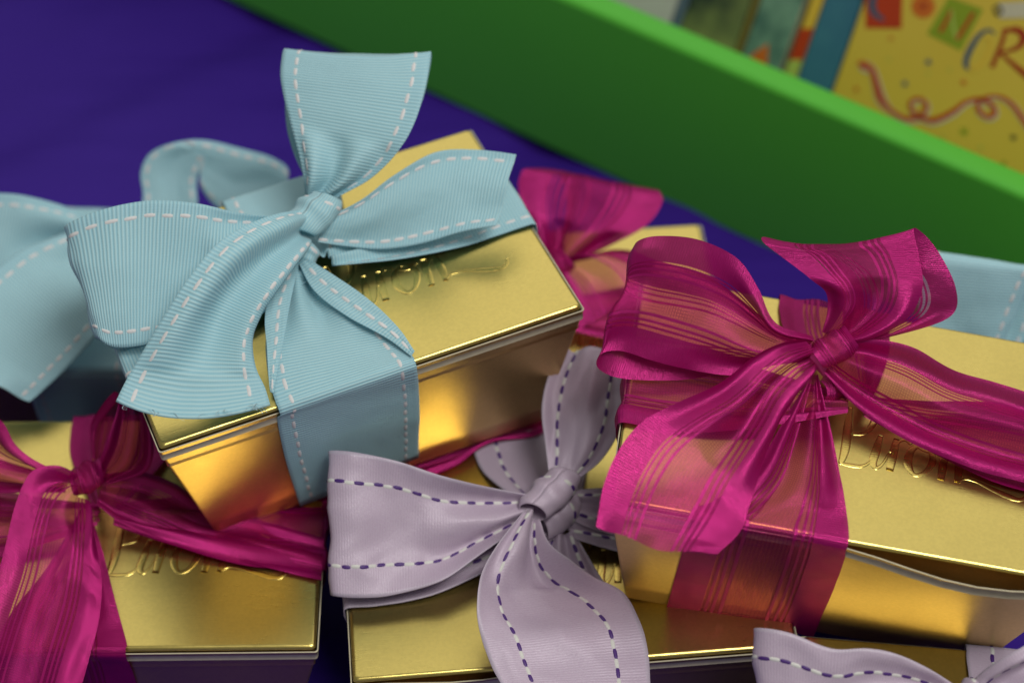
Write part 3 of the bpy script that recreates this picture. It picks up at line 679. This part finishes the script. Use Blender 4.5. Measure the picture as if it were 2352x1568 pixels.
strip(E_, 'bow_tail', 'lavender', [((1208, 1168, 2.2), (1240, 1192, 1.9)), ((1150, 1240, 2.5), (1268, 1258, 1.8), (1208, 1258, 1.7)), ((1108, 1315, 2.4), (1345, 1315, 1.5), (1205, 1335, 1.2)), ((1096, 1395, 2.0), (1428, 1358, 1.3), (1245, 1400, 1.0)), ((1108, 1470, 1.6), (1468, 1425, 1.1)), ((1130, 1530, 1.3), (1488, 1500, .9)), ((1160, 1585, 1.1), (1494, 1580, .8))], seed=36, per=10, waves=1.4, pleat=1.0)
strip(E_, 'bow_loop', 'lavender', [((1262, 1100, 1.8), (1325, 1100, 1.8)), ((1253, 1025, 2.3), (1382, 1055, 2.1)), ((1244, 940, 2.9), (1424, 985, 2.6)), ((1258, 868, 3.3), (1436, 905, 3.1)), ((1288, 808, 3.6), (1440, 842, 3.4)), ((1300, 796, 3.5), (1444, 822, 3.4)), ((1310, 830, 2.8), (1440, 850, 2.8)), ((1310, 960, 1.6), (1420, 980, 1.6)), ((1290, 1080, 1.2), (1330, 1090, 1.2))], seed=37, per=8, waves=1.3, pleat=.35)
strip(E_, 'bow_tail', 'lavender', [((1312, 1128, 1.5), (1290, 1175, 1.2)), ((1370, 1120, 1.2), (1335, 1205, .8)), ((1440, 1125, .7), (1400, 1225, .5)), ((1500, 1130, .4), (1480, 1245, .3)), ((1590, 1140, .12), (1570, 1260, .12))], seed=38, per=8, waves=2, pleat=.4, wob=.03)
knot(E_, 'lavender', (1302, 1092, 2.1), (1222, 1176, 1.9), 0.60, 6)
knot(E_, 'lavender', (1312, 1150, 1.1), (1236, 1212, .95), 0.62, 11, name='inner_knot', flat=0.9)

# ---- B: blurred light blue bow at the left edge
side_wrap(Bb, 'blue', 'f', 0.4, 1.9, 41); side_wrap(Bb, 'blue', 'b', -0.3, 1.9, 42); side_wrap(Bb, 'blue', 'r', 0, 1.9, 43)
strip(Bb, 'bow_loop', 'blue', [((235, 515, 1.8), (230, 570, 1.4)), ((185, 488, 2.4), (160, 620, 1.0)), ((110, 462, 2.9), (70, 660, .8)), ((20, 445, 3.2), (-20, 690, .7)), ((-80, 450, 3.0), (-90, 680, .8)), ((-110, 480, 2.2), (-110, 690, .4)), ((0, 500, 1.6), (0, 660, .3)), ((220, 540, 1.2), (215, 575, 1.0))], seed=44, per=8, waves=1.6)
strip(Bb, 'bow_tail', 'blue', [((215, 520, 2.3), (270, 610, 1.7)), ((130, 545, 2.9), (262, 690, 1.7)), ((40, 580, 3.0), (228, 760, 1.6)), ((-50, 660, 2.7), (160, 838, 1.3)), ((-110, 760, 2.3), (100, 895, 1.1)), ((-140, 835, 2.0), (68, 922, 1.0))], seed=45, per=9, waves=1.4, pleat=.7)
strip(Bb, 'bow_loop', 'blue', [((310, 530, 1.2), (420, 545, 1.0)), ((328, 455, 1.8), (452, 480, 1.5)), ((323, 398, 2.4), (452, 425, 2.0)), ((345, 352, 3.0), (460, 388, 2.5)), ((400, 328, 3.4), (472, 362, 2.9)), ((468, 322, 3.4), (462, 430, 1.9)), ((550, 340, 3.0), (520, 490, 1.1)), ((630, 364, 2.6), (610, 490, 1.0)), ((662, 402, 2.0), (645, 520, .7)), ((600, 480, 1.1), (560, 565, .5)), ((420, 545, .8), (400, 575, .6))], seed=46, per=8, waves=1.3, pleat=.2)
knot(Bb, 'blue', (290, 520, 1.8), (225, 560, 1.6), 0.62, 7)

# ---- F: blurred magenta bow behind the middle
side_wrap(Fb, 'magenta', 'f', 0.6, 1.8, 51); side_wrap(Fb, 'magenta', 'r', 0, 1.8, 52); side_wrap(Fb, 'magenta', 'b', 0, 1.8, 53)
strip(Fb, 'bow_loop', 'magenta', [((1252, 600, 1.5), (1300, 612, 1.5)), ((1222, 525, 2.3), (1400, 565, 2.0)), ((1192, 445, 3.1), (1482, 520, 2.6)), ((1196, 400, 3.6), (1520, 468, 3.2)), ((1215, 386, 3.6), (1515, 440, 3.3)), ((1280, 395, 3.0), (1500, 445, 2.8)), ((1300, 470, 2.0), (1440, 520, 2.0)), ((1275, 580, 1.2), (1320, 600, 1.2))], seed=54, per=8, waves=1.8, pleat=.9)
strip(Fb, 'bow_tail', 'magenta', [((1262, 605, 1.6), (1320, 596, 1.7)), ((1275, 645, 1.5), (1410, 572, 2.1)), ((1295, 700, 1.1), (1490, 590, 1.9)), ((1320, 760, .5), (1530, 650, 1.2))], seed=55, per=9, waves=2, pleat=.8)
strip(Fb, 'bow_tail', 'magenta', [((1262, 930, .2), (1290, 960, .2)), ((1190, 958, .2), (1230, 1000, .2)), ((1115, 985, .3), (1125, 1018, .35)), ((1060, 1005, .3), (1050, 1066, .3)), ((985, 1020, .2), (990, 1092, .2)), ((900, 1050, .12), (910, 1120, .12))], seed=56, per=9, pleat=.4)
knot(Fb, 'magenta', (1305, 590, 1.8), (1245, 625, 1.6), 0.6, 8)

# ---- G: lavender bow at the bottom right corner
side_wrap(Gb, 'lavender', 'b', 0, 1.9, 61); side_wrap(Gb, 'lavender', 'l', 0, 1.9, 62); side_wrap(Gb, 'lavender', 'r', 0, 1.9, 63)
strip(Gb, 'bow_loop', 'lavender', [((2215, 1588, 2.3), (2200, 1640, 1.9)), ((2140, 1538, 3.0), (2110, 1690, 1.6)), ((2060, 1500, 3.5), (2030, 1740, 1.2)), ((1990, 1486, 3.7), (1950, 1770, 1.0)), ((1910, 1488, 3.7), (1890, 1790, .9)), ((1815, 1452, 3.9), (1810, 1780, 1.0)), ((1752, 1441, 3.8), (1755, 1765, 1.0)), ((1733, 1448, 3.4), (1745, 1760, .7)), ((1790, 1490, 2.7), (1800, 1770, .3)), ((2000, 1540, 2.0), (2000, 1740, .3)), ((2190, 1600, 1.6), (2180, 1650, 1.2))], seed=64, per=8, waves=1.6, pleat=.9)
strip(Gb, 'bow_loop', 'lavender', [((2222, 1580, 2.4), (2270, 1625, 2.0)), ((2262, 1535, 3.1), (2340, 1615, 2.2)), ((2320, 1495, 3.8), (2420, 1600, 2.5)), ((2400, 1460, 4.2), (2500, 1590, 2.6)), ((2470, 1450, 4.2), (2560, 1590, 2.4)), ((2490, 1480, 3.4), (2560, 1610, 1.8)), ((2380, 1540, 2.4), (2430, 1640, 1.4)), ((2250, 1600, 1.6), (2270, 1640, 1.3))], seed=65, per=8, waves=1.5, pleat=.8)
knot(Gb, 'lavender', (2275, 1580, 2.4), (2205, 1630, 2.1), 0.62, 9)

# ---- H: light blue loop behind the right hand bow
side_wrap(Hb, 'blue', 'b', 0, 1.8, 71); side_wrap(Hb, 'blue', 'r', 0, 1.8, 72)
strip(Hb, 'bow_loop', 'blue', [((2200, 880, 1.5), (2262, 885, 1.5)), ((2130, 800, 2.6), (2296, 805, 2.6)), ((2110, 710, 3.9), (2335, 720, 3.9)), ((2118, 630, 5.1), (2368, 650, 5.0)), ((2125, 588, 5.6), (2386, 622, 5.4)), ((2135, 580, 5.4), (2392, 616, 5.2)), ((2200, 640, 3.9), (2390, 680, 3.8)), ((2220, 760, 2.2), (2350, 790, 2.2)), ((2240, 870, 1.2), (2290, 880, 1.2))], seed=73, per=8, waves=1.2, pleat=.15)
strip(Hb, 'bow_loop', 'blue', [((2310, 850, 1.6), (2320, 890, 1.2)), ((2400, 800, 2.6), (2420, 900, 1.0)), ((2520, 790, 2.8), (2530, 930, .8)), ((2540, 820, 2.0), (2540, 940, .5)), ((2420, 860, 1.2), (2430, 930, .4)), ((2320, 870, 1.0), (2320, 895, .8))], seed=74, per=8)
knot(Hb, 'blue', (2310, 845, 1.8), (2260, 885, 1.5), 0.6, 10)
